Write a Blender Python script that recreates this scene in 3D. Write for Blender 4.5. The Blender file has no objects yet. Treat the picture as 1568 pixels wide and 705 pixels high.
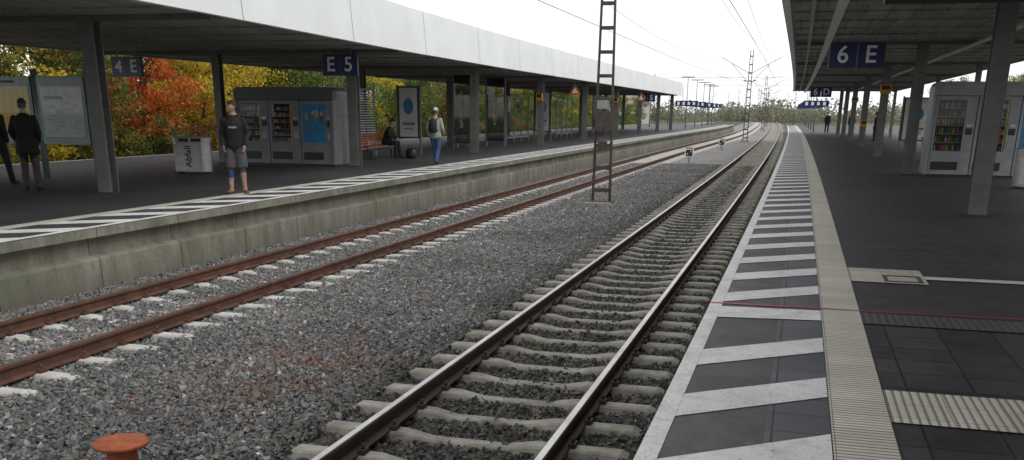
import bpy, bmesh, math, random
import numpy as np
from mathutils import Vector, Matrix, Euler, noise as mnoise
random.seed(7); rng=np.random.default_rng(7)
scene=bpy.context.scene
COL=scene.collection
R=math.radians

# ------------------------------------------------------------------ materials
def newmat(name):
    m=bpy.data.materials.new(name); m.use_nodes=True
    nt=m.node_tree; b=nt.nodes['Principled BSDF']
    return m,nt,b
def N(nt,t,**k):
    n=nt.nodes.new(t)
    for a,v in k.items(): setattr(n,a,v)
    return n
def coords(nt,world=True,scale=(1,1,1),rot=(0,0,0),loc=(0,0,0)):
    if world:
        g=N(nt,'ShaderNodeNewGeometry').outputs['Position']
    else:
        g=N(nt,'ShaderNodeTexCoord').outputs['Object']
    mp=N(nt,'ShaderNodeMapping'); mp.inputs['Scale'].default_value=scale; mp.inputs['Rotation'].default_value=rot; mp.inputs['Location'].default_value=loc
    nt.links.new(g,mp.inputs[0]); return mp.outputs[0]
def noise(nt,vec,scale,detail=4,rough=.6):
    n=N(nt,'ShaderNodeTexNoise'); n.inputs['Scale'].default_value=scale; n.inputs['Detail'].default_value=detail; n.inputs['Roughness'].default_value=rough
    nt.links.new(vec,n.inputs['Vector']); return n.outputs['Fac']
def ramp(nt,fac,stops):
    r=N(nt,'ShaderNodeValToRGB'); e=r.color_ramp.elements
    while len(e)<len(stops): e.new(.5)
    for i,(p,c) in enumerate(stops):
        e[i].position=p; e[i].color=(c[0],c[1],c[2],1) if hasattr(c,'__len__') else (c,c,c,1)
    nt.links.new(fac,r.inputs[0]); return r.outputs[0]
def mix(nt,fac,a,b,mode='MIX'):
    m=N(nt,'ShaderNodeMix',data_type='RGBA',blend_type=mode)
    for s,v in ((0,fac),(6,a),(7,b)):
        if hasattr(v,'is_linked') or hasattr(v,'node'): nt.links.new(v,m.inputs[s])
        elif s==0: m.inputs[0].default_value=v
        else: m.inputs[s].default_value=(v[0],v[1],v[2],1)
    return m.outputs[2]
def bump(nt,b,h,strength=.4,dist=.01):
    bp=N(nt,'ShaderNodeBump'); bp.inputs['Strength'].default_value=strength; bp.inputs['Distance'].default_value=dist
    nt.links.new(h,bp.inputs['Height']); nt.links.new(bp.outputs[0],b.inputs['Normal'])
def mat(name,c,c2=None,scale=6,rough=.6,metal=0,bmp=0,bs=None,world=False,lo=.35,hi=.68,spec=None):
    m,nt,b=newmat(name)
    b.inputs['Roughness'].default_value=rough; b.inputs['Metallic'].default_value=metal
    if spec is not None: b.inputs['Specular IOR Level'].default_value=spec
    if c2 is None: c2=tuple(v*.72 for v in c)
    v=coords(nt,world)
    f=noise(nt,v,scale,6,.65)
    nt.links.new(ramp(nt,f,[(lo,c2),(hi,c)]),b.inputs['Base Color'])
    if bmp: bump(nt,b,noise(nt,v,bs or scale*6,5),bmp,.01)
    return m
MT={}
MT['steel']=mat('painted_steel_grey',(.17,.17,.165),(.12,.118,.112),3,.5,0,.05)
MT['steel_dk']=mat('dark_steel',(.06,.058,.055),(.035,.033,.03),5,.6,.2)
MT['mast']=mat('mast_weathered_steel',(.10,.075,.06),(.05,.038,.03),8,.75,.1,.1)
MT['alu']=mat('aluminium',(.5,.5,.49),(.36,.36,.35),9,.38,.7)
MT['galv']=mat('galvanised_steel',(.34,.35,.34),(.24,.25,.24),9,.5,.4)
MT['kiosk']=mat('kiosk_grey',(.22,.225,.23),(.16,.162,.168),4,.42,.25)
MT['kiosk_dk']=mat('kiosk_dark',(.075,.078,.084),(.055,.057,.062),4,.4)
MT['machine']=mat('machine_grey',(.19,.195,.21),(.14,.145,.15),3,.4,.1)
MT['machine_lt']=mat('machine_light',(.30,.31,.32),(.22,.225,.23),3,.42)
MT['black']=mat('black_plastic',(.02,.02,.022),(.014,.014,.015),8,.45)
MT['inside']=mat('machine_interior',(.05,.05,.055),(.03,.03,.035),8,.7)
MT['blue']=mat('sign_blue',(.016,.024,.11),(.012,.018,.085),5,.35)
MT['white']=mat('white_plastic',(.82,.82,.81),(.72,.72,.71),5,.45)
MT['poster']=mat('poster_paper',(.62,.63,.6),(.45,.47,.45),9,.5)
MT['poster_y']=mat('map_yellow',(.74,.50,.04),(.62,.38,.02),14,.45)
MT['poster_b']=mat('advert_blue',(.02,.20,.38),(.01,.12,.28),6,.35)
MT['board']=mat('board_frame_green',(.23,.29,.29),(.17,.22,.22),4,.45,.2)
MT['orange']=mat('orange_wire',(.55,.13,.03),(.4,.08,.02),8,.5)
MT['amber']=mat('amber_box',(.6,.28,.02),(.45,.2,.02),8,.5)
MT['red']=mat('red_paint',(.6,.03,.03),(.42,.02,.02),8,.5)
MT['sleeper']=mat('sleeper_concrete',(.40,.38,.325),(.20,.185,.15),5,.9,0,.35,60,True)
MT['sleeper_l']=mat('sleeper_concrete_pale',(.60,.59,.55),(.40,.38,.34),7,.9,0,.35,60,True)
MT['conc']=mat('concrete',(.30,.285,.25),(.17,.16,.13),2.2,.9,0,.3,30,True)
MT['rust_flat']=mat('rusty_iron',(.44,.11,.035),(.24,.055,.02),9,.85,0,.4,50)
MT['fascia']=mat('fascia_white',(.84,.86,.86),(.76,.77,.77),.5,.5,0,.03,4,True)
MT['brick']=mat('house_brick',(.24,.08,.05),(.15,.05,.035),3,.9,0,.2,20)
MT['roof_tile']=mat('roof_tile',(.14,.05,.035),(.09,.035,.03),3,.9)
MT['render_w']=mat('house_render',(.6,.58,.54),(.5,.48,.44),2,.9)
MT['window']=mat('window_dark',(.03,.035,.04),(.02,.02,.025),2,.15)
MT['bark']=mat('bark',(.09,.07,.05),(.05,.038,.028),12,.9,0,.5,40)
MT['wire']=mat('copper_wire',(.12,.13,.12),(.08,.09,.08),3,.6)
MT['stroke']=mat('paper_ink',(.2,.22,.24),(.12,.14,.16),3,.6)
def prod(c,n): return mat('pack_'+n,c,tuple(v*.6 for v in c),30,.35)
PROD=[prod((.4,.04,.03),'red'),prod((.45,.34,.05),'yellow'),prod((.04,.12,.3),'blue'),prod((.4,.4,.38),'white'),prod((.12,.06,.03),'brown'),prod((.06,.2,.07),'green'),prod((.4,.16,.03),'orange')]

def glassm(name,tint,refl):
    m,nt,b=newmat(name); out=nt.nodes['Material Output']; nt.nodes.remove(b)
    tr=N(nt,'ShaderNodeBsdfTransparent'); tr.inputs[0].default_value=(*tint,1)
    gl=N(nt,'ShaderNodeBsdfGlossy'); gl.inputs['Roughness'].default_value=.03
    lw=N(nt,'ShaderNodeLayerWeight'); lw.inputs[0].default_value=.12
    ad=N(nt,'ShaderNodeMath',operation='MULTIPLY_ADD'); nt.links.new(lw.outputs['Facing'],ad.inputs[0]); ad.inputs[1].default_value=.2; ad.inputs[2].default_value=refl
    mx=N(nt,'ShaderNodeMixShader'); nt.links.new(ad.outputs[0],mx.inputs[0]); nt.links.new(tr.outputs[0],mx.inputs[1]); nt.links.new(gl.outputs[0],mx.inputs[2]); nt.links.new(mx.outputs[0],out.inputs[0])
    return m
MT['glass']=glassm('glass_clear',(.92,.95,.94),.025); MT['glass_dk']=glassm('glass_smoked',(.16,.17,.19),.05)

# platform asphalt
def asphalt(name,dark,light,speck=.12,moss=False):
    m,nt,b=newmat(name); v=coords(nt)
    big=noise(nt,v,.35,5,.6); mid=noise(nt,v,3,6,.7); fine=noise(nt,v,70,3,.8)
    base=ramp(nt,mid,[(.3,dark),(.7,light)])
    base=mix(nt,ramp(nt,big,[(.42,0),(.62,.7)]),base,tuple(x*1.35 for x in light))
    sp=ramp(nt,fine,[(.60,0),(.70,1)])
    col=mix(nt,sp,base,(speck,speck,speck*.95))
    if moss:
        mo=ramp(nt,noise(nt,v,2.1,6,.7),[(.52,0),(.68,.7)]); col=mix(nt,mo,col,(.05,.058,.03))
    st=ramp(nt,noise(nt,v,9,2,.5),[(.70,0),(.74,.5)]); col=mix(nt,st,col,(.02,.02,.02))
    gum=ramp(nt,noise(nt,v,6.3,1,.5),[(.76,0),(.77,.5)]); col=mix(nt,gum,col,(.12,.12,.115))
    nt.links.new(col,b.inputs['Base Color'])
    nt.links.new(ramp(nt,mid,[(.3,.5),(.7,.75)]),b.inputs['Roughness'])
    bump(nt,b,fine,.5,.006); return m
MT['plat']=asphalt('platform_asphalt',(.024,.023,.026),(.040,.039,.042),.08)
MT['hatch_asph']=asphalt('rough_asphalt',(.030,.030,.029),(.058,.058,.054),.26,True)
def pavers(name,c1,c2,mortar,bw,rh,off=.5,ms=.006,rough=.55):
    m,nt,b=newmat(name); v=coords(nt)
    br=N(nt,'ShaderNodeTexBrick'); br.offset=off; br.inputs['Scale'].default_value=1; br.inputs['Brick Width'].default_value=bw; br.inputs['Row Height'].default_value=rh
    br.inputs['Mortar Size'].default_value=ms; br.inputs['Mortar Smooth'].default_value=.1; br.inputs['Bias'].default_value=0
    br.inputs['Color1'].default_value=(*c1,1); br.inputs['Color2'].default_value=(*c2,1); br.inputs['Mortar'].default_value=(*mortar,1)
    nt.links.new(v,br.inputs['Vector'])
    n1=noise(nt,v,1.2,6,.7); n2=noise(nt,v,45,3,.7)
    c=mix(nt,1,br.outputs[0],ramp(nt,n1,[(.3,.65),(.7,1.4)]),'MULTIPLY')
    c=mix(nt,ramp(nt,n2,[(.62,0),(.72,.6)]),c,(.13,.13,.13))
    st=ramp(nt,noise(nt,v,13,2,.5),[(.71,0),(.73,.6)]); c=mix(nt,st,c,(.015,.015,.015))
    nt.links.new(c,b.inputs['Base Color']); nt.links.new(ramp(nt,n1,[(.3,rough-.08),(.7,rough+.15)]),b.inputs['Roughness'])
    mm=N(nt,'ShaderNodeMath',operation='MULTIPLY_ADD'); nt.links.new(br.outputs['Fac'],mm.inputs[0]); mm.inputs[1].default_value=-1.5; nt.links.new(n2,mm.inputs[2])
    bump(nt,b,mm.outputs[0],.35,.004); return m
MT['paver']=pavers('platform_pavers',(.026,.025,.028),(.052,.050,.054),(.004,.004,.004),.4,.4,0.,.011,.5)
MT['tile']=pavers('edge_tiles',(.070,.072,.082),(.095,.098,.108),(.02,.02,.02),.6,.35,0.,.007)
m,nt,b=newmat('worn_white_paint'); v=coords(nt)
n1=noise(nt,v,1.5,6,.7); n2=noise(nt,v,38,5,.75); n3=noise(nt,v,5,6,.75)
c=ramp(nt,n1,[(.3,(.60,.60,.58)),(.7,(.80,.80,.78))])
c=mix(nt,ramp(nt,n3,[(.48,0),(.70,.6)]),c,(.36,.355,.33))
c=mix(nt,ramp(nt,n2,[(.57,0),(.67,.8)]),c,(.14,.14,.135))
nt.links.new(c,b.inputs['Base Color']); b.inputs['Roughness'].default_value=.7; bump(nt,b,n2,.4,.004)
MT['paint']=m
def tactile(name,axis):
    m,nt,b=newmat(name); v=coords(nt)
    w=N(nt,'ShaderNodeTexWave',wave_type='BANDS',bands_direction=axis,wave_profile='SIN'); w.inputs['Scale'].default_value=.314/.05; w.inputs['Distortion'].default_value=.0
    nt.links.new(v,w.inputs['Vector'])
    n1=noise(nt,v,1.3,6,.7); n2=noise(nt,v,60,3,.7)
    top=ramp(nt,n1,[(.3,(.58,.54,.46)),(.7,(.78,.74,.65))])
    c=mix(nt,ramp(nt,w.outputs['Fac'],[(.12,1),(.45,0)]),top,(.27,.25,.21))
    c=mix(nt,ramp(nt,n2,[(.60,0),(.73,.6)]),c,(.24,.23,.2))
    br=N(nt,'ShaderNodeTexBrick'); br.offset=0; br.inputs['Scale'].default_value=1; br.inputs['Brick Width'].default_value=.3275; br.inputs['Row Height'].default_value=.3; br.inputs['Mortar Size'].default_value=.004
    br.inputs['Color1'].default_value=(1,1,1,1); br.inputs['Color2'].default_value=(.84,.84,.84,1); br.inputs['Mortar'].default_value=(.45,.45,.45,1); nt.links.new(v,br.inputs['Vector'])
    c=mix(nt,1,c,br.outputs[0],'MULTIPLY')
    nt.links.new(c,b.inputs['Base Color']); b.inputs['Roughness'].default_value=.75
    bump(nt,b,w.outputs['Fac'],.5,.005); return m
MT['tact_y']=tactile('tactile_ribs_cross','Y'); MT['tact_x']=tactile('tactile_ribs_long','X')
m,nt,b=newmat('studded_rubber'); v=coords(nt)
vo=N(nt,'ShaderNodeTexVoronoi'); vo.inputs['Scale'].default_value=16; vo.inputs['Randomness'].default_value=0; nt.links.new(v,vo.inputs['Vector'])
c=ramp(nt,vo.outputs['Distance'],[(.2,(.17,.17,.18)),(.4,(.06,.06,.065))]); nt.links.new(c,b.inputs['Base Color']); b.inputs['Roughness'].default_value=.5; bump(nt,b,vo.outputs['Distance'],-.8,.006)
MT['stud']=m
MT['rust']=mat('rail_rust',(.15,.065,.04),(.065,.032,.022),4,.8,0,.3,60,True)
MT['rail_dk']=mat('rail_dark_side',(.085,.052,.038),(.04,.027,.022),4,.65,.1,.3,60,True)
MT['rail_top']=mat('rail_polished',(.62,.60,.58),(.42,.40,.39),2,.36,.8,0,None,True)
MT['rail_top_l']=mat('rail_dull_top',(.20,.11,.08),(.12,.07,.05),2,.5,.4,0,None,True)
m,nt,b=newmat('platform_wall_concrete'); v=coords(nt,scale=(1,1,1))
vs=coords(nt,scale=(1,1.2,.35)); n1=noise(nt,vs,2.2,7,.7); n2=noise(nt,v,14,6,.7); n3=noise(nt,v,.5,4,.6)
c=ramp(nt,n1,[(.3,(.13,.125,.09)),(.55,(.25,.24,.19)),(.75,(.36,.345,.285))])
c=mix(nt,ramp(nt,n3,[(.45,0),(.65,.6)]),c,(.13,.135,.09))
c=mix(nt,ramp(nt,n2,[(.55,0),(.72,.6)]),c,(.06,.058,.045))
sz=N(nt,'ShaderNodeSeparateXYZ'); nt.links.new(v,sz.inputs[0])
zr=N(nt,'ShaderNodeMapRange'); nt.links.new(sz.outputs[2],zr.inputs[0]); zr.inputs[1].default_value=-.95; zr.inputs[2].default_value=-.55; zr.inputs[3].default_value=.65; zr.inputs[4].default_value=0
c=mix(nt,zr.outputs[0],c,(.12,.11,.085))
br=N(nt,'ShaderNodeTexBrick'); br.offset=0; br.inputs['Scale'].default_value=1; br.inputs['Brick Width'].default_value=2.0; br.inputs['Row Height'].default_value=40; br.inputs['Mortar Size'].default_value=.012
br.inputs['Color1'].default_value=(1,1,1,1); br.inputs['Color2'].default_value=(.82,.82,.82,1); br.inputs['Mortar'].default_value=(.3,.3,.3,1)
rv=coords(nt,rot=(0,0,R(90)),loc=(0,20,2)); nt.links.new(rv,br.inputs['Vector'])
c=mix(nt,1,c,br.outputs[0],'MULTIPLY')
nt.links.new(c,b.inputs['Base Color']); b.inputs['Roughness'].default_value=.95; bump(nt,b,n2,.6,.02)
MT['wall']=m
def ceilmat(name,c1,c2):
    m,nt,b=newmat(name); vs=coords(nt,scale=(1,.12,1)); n1=noise(nt,vs,3,6,.7); v=coords(nt)
    c=ramp(nt,n1,[(.3,c2),(.7,c1)])
    br=N(nt,'ShaderNodeTexBrick'); br.offset=.5; br.inputs['Scale'].default_value=1; br.inputs['Brick Width'].default_value=.5; br.inputs['Row Height'].default_value=3; br.inputs['Mortar Size'].default_value=.012
    br.inputs['Color1'].default_value=(1,1,1,1); br.inputs['Color2'].default_value=(.82,.82,.82,1); br.inputs['Mortar'].default_value=(.35,.35,.35,1); nt.links.new(v,br.inputs['Vector'])
    c=mix(nt,1,c,br.outputs[0],'MULTIPLY'); nt.links.new(c,b.inputs['Base Color']); b.inputs['Roughness'].default_value=.8; return m
MT['ceil']=ceilmat('canopy_soffit',(.44,.42,.39),(.27,.26,.235))
def ballast(name,island=True):
    m,nt,b=newmat(name); v=coords(nt)
    if island:
        g=N(nt,'ShaderNodeNewGeometry'); oi=N(nt,'ShaderNodeObjectInfo')
        ad=N(nt,'ShaderNodeMath',operation='ADD'); nt.links.new(g.outputs['Random Per Island'],ad.inputs[0]); nt.links.new(oi.outputs['Random'],ad.inputs[1])
        fr=N(nt,'ShaderNodeMath',operation='FRACT'); nt.links.new(ad.outputs[0],fr.inputs[0]); fac=fr.outputs[0]
    else:
        vo=N(nt,'ShaderNodeTexVoronoi'); vo.inputs['Scale'].default_value=17; nt.links.new(v,vo.inputs['Vector'])
        sx=N(nt,'ShaderNodeSeparateColor'); nt.links.new(vo.outputs['Color'],sx.inputs[0]); fac=sx.outputs[0]
    c=ramp(nt,fac,[(0,(.075,.080,.09)),(.16,(.16,.165,.175)),(.36,(.235,.23,.22)),(.52,(.13,.138,.15)),(.70,(.28,.265,.235)),(.86,(.19,.145,.11)),(.95,(.33,.33,.33)),(1,(.55,.53,.5))])
    n=noise(nt,v,25,4,.7); c=mix(nt,.6,c,ramp(nt,n,[(.3,.65),(.7,1.25)]),'MULTIPLY')
    big=noise(nt,v,.6,5,.6); c=mix(nt,1,c,ramp(nt,big,[(.35,.78),(.65,1.12)]),'MULTIPLY')
    sp=N(nt,'ShaderNodeVectorMath',operation='DISTANCE'); vv=coords(nt,scale=(1,.62,1)); nt.links.new(vv,sp.inputs[0]); sp.inputs[1].default_value=(-4.8,8.6*.62,-.9)
    near=N(nt,'ShaderNodeMapRange'); nt.links.new(sp.outputs['Value'],near.inputs[0]); near.inputs[1].default_value=.3; near.inputs[2].default_value=1.3; near.inputs[3].default_value=1; near.inputs[4].default_value=0
    stv=coords(nt,scale=(3.2,1,1),rot=(0,0,R(25)))
    mm=N(nt,'ShaderNodeMath',operation='MULTIPLY'); nt.links.new(near.outputs[0],mm.inputs[0]); nt.links.new(ramp(nt,noise(nt,stv,1.6,5,.7),[(.46,0),(.58,.7)]),mm.inputs[1])
    c=mix(nt,mm.outputs[0],c,(.20,.10,.065))
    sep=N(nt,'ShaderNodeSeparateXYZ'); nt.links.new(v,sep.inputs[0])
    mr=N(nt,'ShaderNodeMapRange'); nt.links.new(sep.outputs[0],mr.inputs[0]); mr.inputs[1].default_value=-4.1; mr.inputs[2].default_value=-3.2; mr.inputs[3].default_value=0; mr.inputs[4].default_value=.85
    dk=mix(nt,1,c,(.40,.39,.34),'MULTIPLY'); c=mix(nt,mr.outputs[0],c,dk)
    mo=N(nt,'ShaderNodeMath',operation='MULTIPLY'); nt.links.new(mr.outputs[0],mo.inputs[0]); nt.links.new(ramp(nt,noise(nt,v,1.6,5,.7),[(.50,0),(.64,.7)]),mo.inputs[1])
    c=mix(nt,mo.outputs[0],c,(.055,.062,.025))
    nt.links.new(c,b.inputs['Base Color']); b.inputs['Roughness'].default_value=.85
    if not island: bump(nt,b,vo.outputs['Distance'],-1,.05)
    else: bump(nt,b,n,.3,.005)
    return m
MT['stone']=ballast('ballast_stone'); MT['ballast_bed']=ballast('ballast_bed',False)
m,nt,b=newmat('ground_grass'); v=coords(nt); n1=noise(nt,v,.4,6,.7); n2=noise(nt,v,9,5,.8)
c=ramp(nt,n1,[(.35,(.05,.065,.022)),(.6,(.09,.085,.045)),(.75,(.13,.11,.07))]); c=mix(nt,1,c,ramp(nt,n2,[(.3,.5),(.7,1.4)]),'MULTIPLY')
nt.links.new(c,b.inputs['Base Color']); b.inputs['Roughness'].default_value=.95; bump(nt,b,n2,.8,.1); MT['grass']=m
def leafmat(name,cols):
    m,nt,b=newmat(name); out=nt.nodes['Material Output']
    g=N(nt,'ShaderNodeNewGeometry'); v=coords(nt)
    ad=N(nt,'ShaderNodeMath',operation='MULTIPLY_ADD'); nt.links.new(g.outputs['Random Per Island'],ad.inputs[0]); ad.inputs[1].default_value=.45
    n=noise(nt,v,.9,3,.6); nt.links.new(n,ad.inputs[2])
    k=len(cols); c=ramp(nt,ad.outputs[0],[(.35+.6*i/(k-1),cc) for i,cc in enumerate(cols)])
    nt.links.new(c,b.inputs['Base Color']); b.inputs['Roughness'].default_value=.6
    t=N(nt,'ShaderNodeBsdfTranslucent'); nt.links.new(c,t.inputs[0])
    mx=N(nt,'ShaderNodeMixShader'); mx.inputs[0].default_value=.42; nt.links.new(b.outputs[0],mx.inputs[1]); nt.links.new(t.outputs[0],mx.inputs[2]); nt.links.new(mx.outputs[0],out.inputs[0])
    return m
LEAF={'orange':leafmat('leaf_orange',[(.22,.035,.02),(.50,.09,.025),(.66,.18,.03),(.58,.28,.05)]),
'yellow':leafmat('leaf_yellow',[(.14,.15,.02),(.36,.31,.03),(.62,.46,.04),(.72,.55,.08)]),
'green':leafmat('leaf_green',[(.035,.065,.014),(.070,.12,.022),(.12,.18,.035),(.22,.25,.05)]),
'olive':leafmat('leaf_olive',[(.05,.07,.02),(.12,.14,.03),(.22,.21,.04),(.38,.28,.05)]),
'brown':leafmat('leaf_brown',[(.07,.04,.025),(.18,.08,.04),(.30,.14,.06),(.32,.22,.09)]),
'far_hazed':leafmat('leaf_far_hazed',[(.13,.15,.12),(.18,.20,.15),(.24,.25,.17),(.30,.28,.18)])}  # last entry: greyed, lightened leaf colours paint in aerial haze on distant trees

# ------------------------------------------------------------------ mesh builder
class MB:
    def __init__(s): s.v=[];s.f=[];s.m=[];s.mats=[];s.sm=[]
    def mi(s,m):
        if isinstance(m,str): m=MT[m]
        if m not in s.mats: s.mats.append(m)
        return s.mats.index(m)
    def add(s,vs,fs,m,smooth=False,X=None):
        o=len(s.v); i=s.mi(m)
        for p in vs:
            p=Vector(p); s.v.append(tuple(X@p if X else p))
        for f in fs: s.f.append([a+o for a in f]); s.m.append(i); s.sm.append(smooth)
    def box(s,c0,c1,m,X=None):
        x0,y0,z0=c0;x1,y1,z1=c1
        vs=[(x0,y0,z0),(x1,y0,z0),(x1,y1,z0),(x0,y1,z0),(x0,y0,z1),(x1,y0,z1),(x1,y1,z1),(x0,y1,z1)]
        s.add(vs,[(3,2,1,0),(4,5,6,7),(0,1,5,4),(1,2,6,5),(2,3,7,6),(3,0,4,7)],m,False,X)
    def cyl(s,p0,p1,r0,m,r1=None,n=12,X=None,smooth=True):
        s.loft([p0,p1],[(r0,r0),((r1 or r0),)*2],m,n=n,X=X,smooth=smooth)
    def loft(s,pts,rad,m,side=None,n=12,X=None,smooth=True,caps=True):
        pts=[Vector(p) for p in pts]; vs=[];fs=[]
        for i,p in enumerate(pts):
            t=(pts[min(i+1,len(pts)-1)]-pts[max(i-1,0)])
            if t.length<1e-9: t=Vector((0,0,1))
            t.normalize()
            sd=Vector(side) if side is not None else (Vector((1,0,0)) if abs(t.x)<.9 else Vector((0,1,0)))
            a=(sd-t*sd.dot(t)); a.normalize(); b=t.cross(a)
            ra,rb=rad[i] if hasattr(rad[i],'__len__') else (rad[i],rad[i])
            for k in range(n):
                w=2*math.pi*k/n; vs.append(p+a*ra*math.cos(w)+b*rb*math.sin(w))
        for i in range(len(pts)-1):
            for k in range(n):
                fs.append((i*n+k,i*n+(k+1)%n,(i+1)*n+(k+1)%n,(i+1)*n+k))
        if caps: fs.append(tuple(range(n))[::-1]); fs.append(tuple((len(pts)-1)*n+k for k in range(n)))
        s.add(vs,fs,m,smooth,X)
    def ell(s,c,r,m,X=None,nu=14,nv=9):
        vs=[];fs=[];c=Vector(c)
        for j in range(nv+1):
            ph=math.pi*j/nv
            for i in range(nu):
                th=2*math.pi*i/nu; vs.append(c+Vector((r[0]*math.sin(ph)*math.cos(th),r[1]*math.sin(ph)*math.sin(th),r[2]*math.cos(ph))))
        for j in range(nv):
            for i in range(nu): fs.append((j*nu+i,(j+1)*nu+i,(j+1)*nu+(i+1)%nu,j*nu+(i+1)%nu))
        s.add(vs,fs,m,True,X)
    def prism(s,prof,y0,y1,m,X=None,smooth=False):
        n=len(prof); vs=[(p[0],y0,p[1]) for p in prof]+[(p[0],y1,p[1]) for p in prof]
        fs=[(k,(k+1)%n,(k+1)%n+n,k+n) for k in range(n)]+[tuple(range(n))[::-1],tuple(range(n,2*n))]
        s.add(vs,fs,m,smooth,X)
    def obj(s,name,loc=(0,0,0),rot=0,parent=None,bevel=0):
        me=bpy.data.meshes.new(name); me.from_pydata(s.v,[],s.f)
        for m in s.mats: me.materials.append(m)
        me.polygons.foreach_set('material_index',s.m); me.polygons.foreach_set('use_smooth',s.sm)
        bm=bmesh.new(); bm.from_mesh(me); bmesh.ops.recalc_face_normals(bm,faces=bm.faces); bm.to_mesh(me); bm.free()
        me.update(); o=bpy.data.objects.new(name,me); COL.objects.link(o); o.location=loc; o.rotation_euler=(0,0,rot)
        if parent: o.parent=parent
        if bevel:
            bv=o.modifiers.new('b','BEVEL'); bv.width=bevel; bv.segments=2; bv.limit_method='ANGLE'; bv.angle_limit=R(50)
        return o
def empty(name,loc=(0,0,0)):
    e=bpy.data.objects.new(name,None); COL.objects.link(e); e.location=loc; e.empty_display_size=.2; return e
def text(s,size,m,loc,rot,parent,name='lettering',bold=.012,extrude=.003,align='CENTER'):
    cu=bpy.data.curves.new(name,'FONT'); cu.body=s; cu.size=size; cu.align_x=align; cu.align_y='CENTER'; cu.extrude=extrude; cu.offset=bold*size
    t=bpy.data.objects.new(name,cu); COL.objects.link(t)
    bpy.context.view_layer.update()
    me=bpy.data.meshes.new_from_object(t.evaluated_get(bpy.context.evaluated_depsgraph_get()))
    bpy.data.objects.remove(t); o=bpy.data.objects.new(name,me); me.materials.clear(); me.materials.append(MT[m] if isinstance(m,str) else m)
    COL.objects.link(o); o.location=loc; o.rotation_euler=rot
    if parent: o.parent=parent
    return o

# ------------------------------------------------------------------ alignment
def sst(a,b,x):
    t=max(0,min(1,(x-a)/(b-a))); return t*t*(3-2*t)
def nearC(y): return -2.33-.7e-4*max(0,y-8)**2
def leftC(y):
    base=-7.85+(.8e-4*(y-45)**2 if y>45 else 0); t=sst(60,160,y)
    return base*(1-t)+(nearC(y)-4.0)*t
def RE(y): return nearC(y)+1.68
def LE(y): return leftC(y)-1.76
def ys(y0,y1,st=4.):
    n=max(1,int((y1-y0)/st)); return [y0+(y1-y0)*i/n for i in range(n+1)]
def ribbon(mb,f,o0,o1,z,y0,y1,m,st=4.,z1=None):
    Y=ys(y0,y1,st); vs=[];fs=[]
    for y in Y: vs+= [(f(y)+o0,y,z),(f(y)+o1,y,z if z1 is None else z1)]
    for i in range(len(Y)-1): fs.append((2*i,2*i+1,2*i+3,2*i+2))
    mb.add(vs,fs,m)
def sweep(mb,f,prof,y0,y1,m,st=4.,caps=True):
    Y=ys(y0,y1,st); n=len(prof); vs=[];fs=[]
    for y in Y: vs+=[(f(y)+p[0],y,p[1]) for p in prof]
    for i in range(len(Y)-1):
        for k in range(n): fs.append((i*n+k,i*n+(k+1)%n,(i+1)*n+(k+1)%n,(i+1)*n+k))
    if caps: fs+= [tuple(range(n)),tuple((len(Y)-1)*n+k for k in range(n))]
    mb.add(vs,fs,m)

# ------------------------------------------------------------------ ground
mb=MB(); mb.add([(-1500,-300,-1.0),(1500,-300,-1.0),(1500,2500,-1.0),(-1500,2500,-1.0)],[(0,1,2,3)],'grass'); mb.obj('ground')
def bz(off,y):
    x=nearC(y)+off; dl=abs(x-leftC(y)); dn=abs(off)
    z=-.88
    z=min(z,-.88-.05*(1-sst(1.25,1.7,dn)))
    z=min(z,-.88-.026*(1-sst(1.0,1.6,dl)))
    return z
mb=MB(); Y=ys(-6,420,2.); offs=[i*.3 for i in range(-26,7)]+[1.85]
vs=[];fs=[]
for y in Y: vs+=[(nearC(y)+o,y,bz(o,y)-.018) for o in offs]
n=len(offs)
for i in range(len(Y)-1):
    for k in range(n-1): fs.append((i*n+k,i*n+k+1,(i+1)*n+k+1,(i+1)*n+k))
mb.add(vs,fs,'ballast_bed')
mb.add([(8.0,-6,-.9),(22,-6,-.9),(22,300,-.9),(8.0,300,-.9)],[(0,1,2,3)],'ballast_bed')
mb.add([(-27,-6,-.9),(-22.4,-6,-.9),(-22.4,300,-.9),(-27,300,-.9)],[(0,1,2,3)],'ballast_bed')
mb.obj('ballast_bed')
# angular broken stones, instanced patches
CV=np.array([(x,y,z) for x in (-1,1) for y in (-1,1) for z in (-1,1)],float)
CF=np.array([(0,1,3),(0,3,2),(4,6,7),(4,7,5),(0,4,5),(0,5,1),(2,3,7),(2,7,6),(0,2,6),(0,6,4),(1,5,7),(1,7,3)])
P=.8
def patch(i):
    n=640; V=[];F=[]
    for k in range(n):
        s=.5*rng.uniform(.020,.046)*(1.35 if rng.random()<.12 else 1); a=rng.uniform(.5,1.25,3)
        v=CV.copy(); v+=rng.uniform(-.55,.55,(8,3)); 
        ci=rng.integers(0,8,3); v[ci]*=rng.uniform(.3,.75,(3,1))
        v=v*a*s
        q=Euler(rng.uniform(0,6.28,3)).to_matrix(); v=v@np.array(q).T
        v+=np.array([rng.uniform(-P/2,P/2),rng.uniform(-P/2,P/2),rng.uniform(-.014,.016)])
        V.append(v); F.append(CF+8*k)
    V=np.concatenate(V);F=np.concatenate(F)
    me=bpy.data.meshes.new('stones'); me.from_pydata(V.tolist(),[],F.tolist()); me.materials.append(MT['stone']); me.update(); return me
PM=[patch(i) for i in range(8)]
root=empty('ballast_gravel')
y=2.2
while y<52:
    o=1.45
    while nearC(y)+o>LE(y)-.1:
        ob=bpy.data.objects.new('stones',random.choice(PM)); COL.objects.link(ob); ob.parent=root
        ob.location=(nearC(y)+o,y,bz(o,y)); ob.rotation_euler=(0,0,random.choice([0,1,2,3])*math.pi/2)
        o-=P*.97
    y+=P*.97
mb=MB(); rl=random.Random(3)
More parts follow.
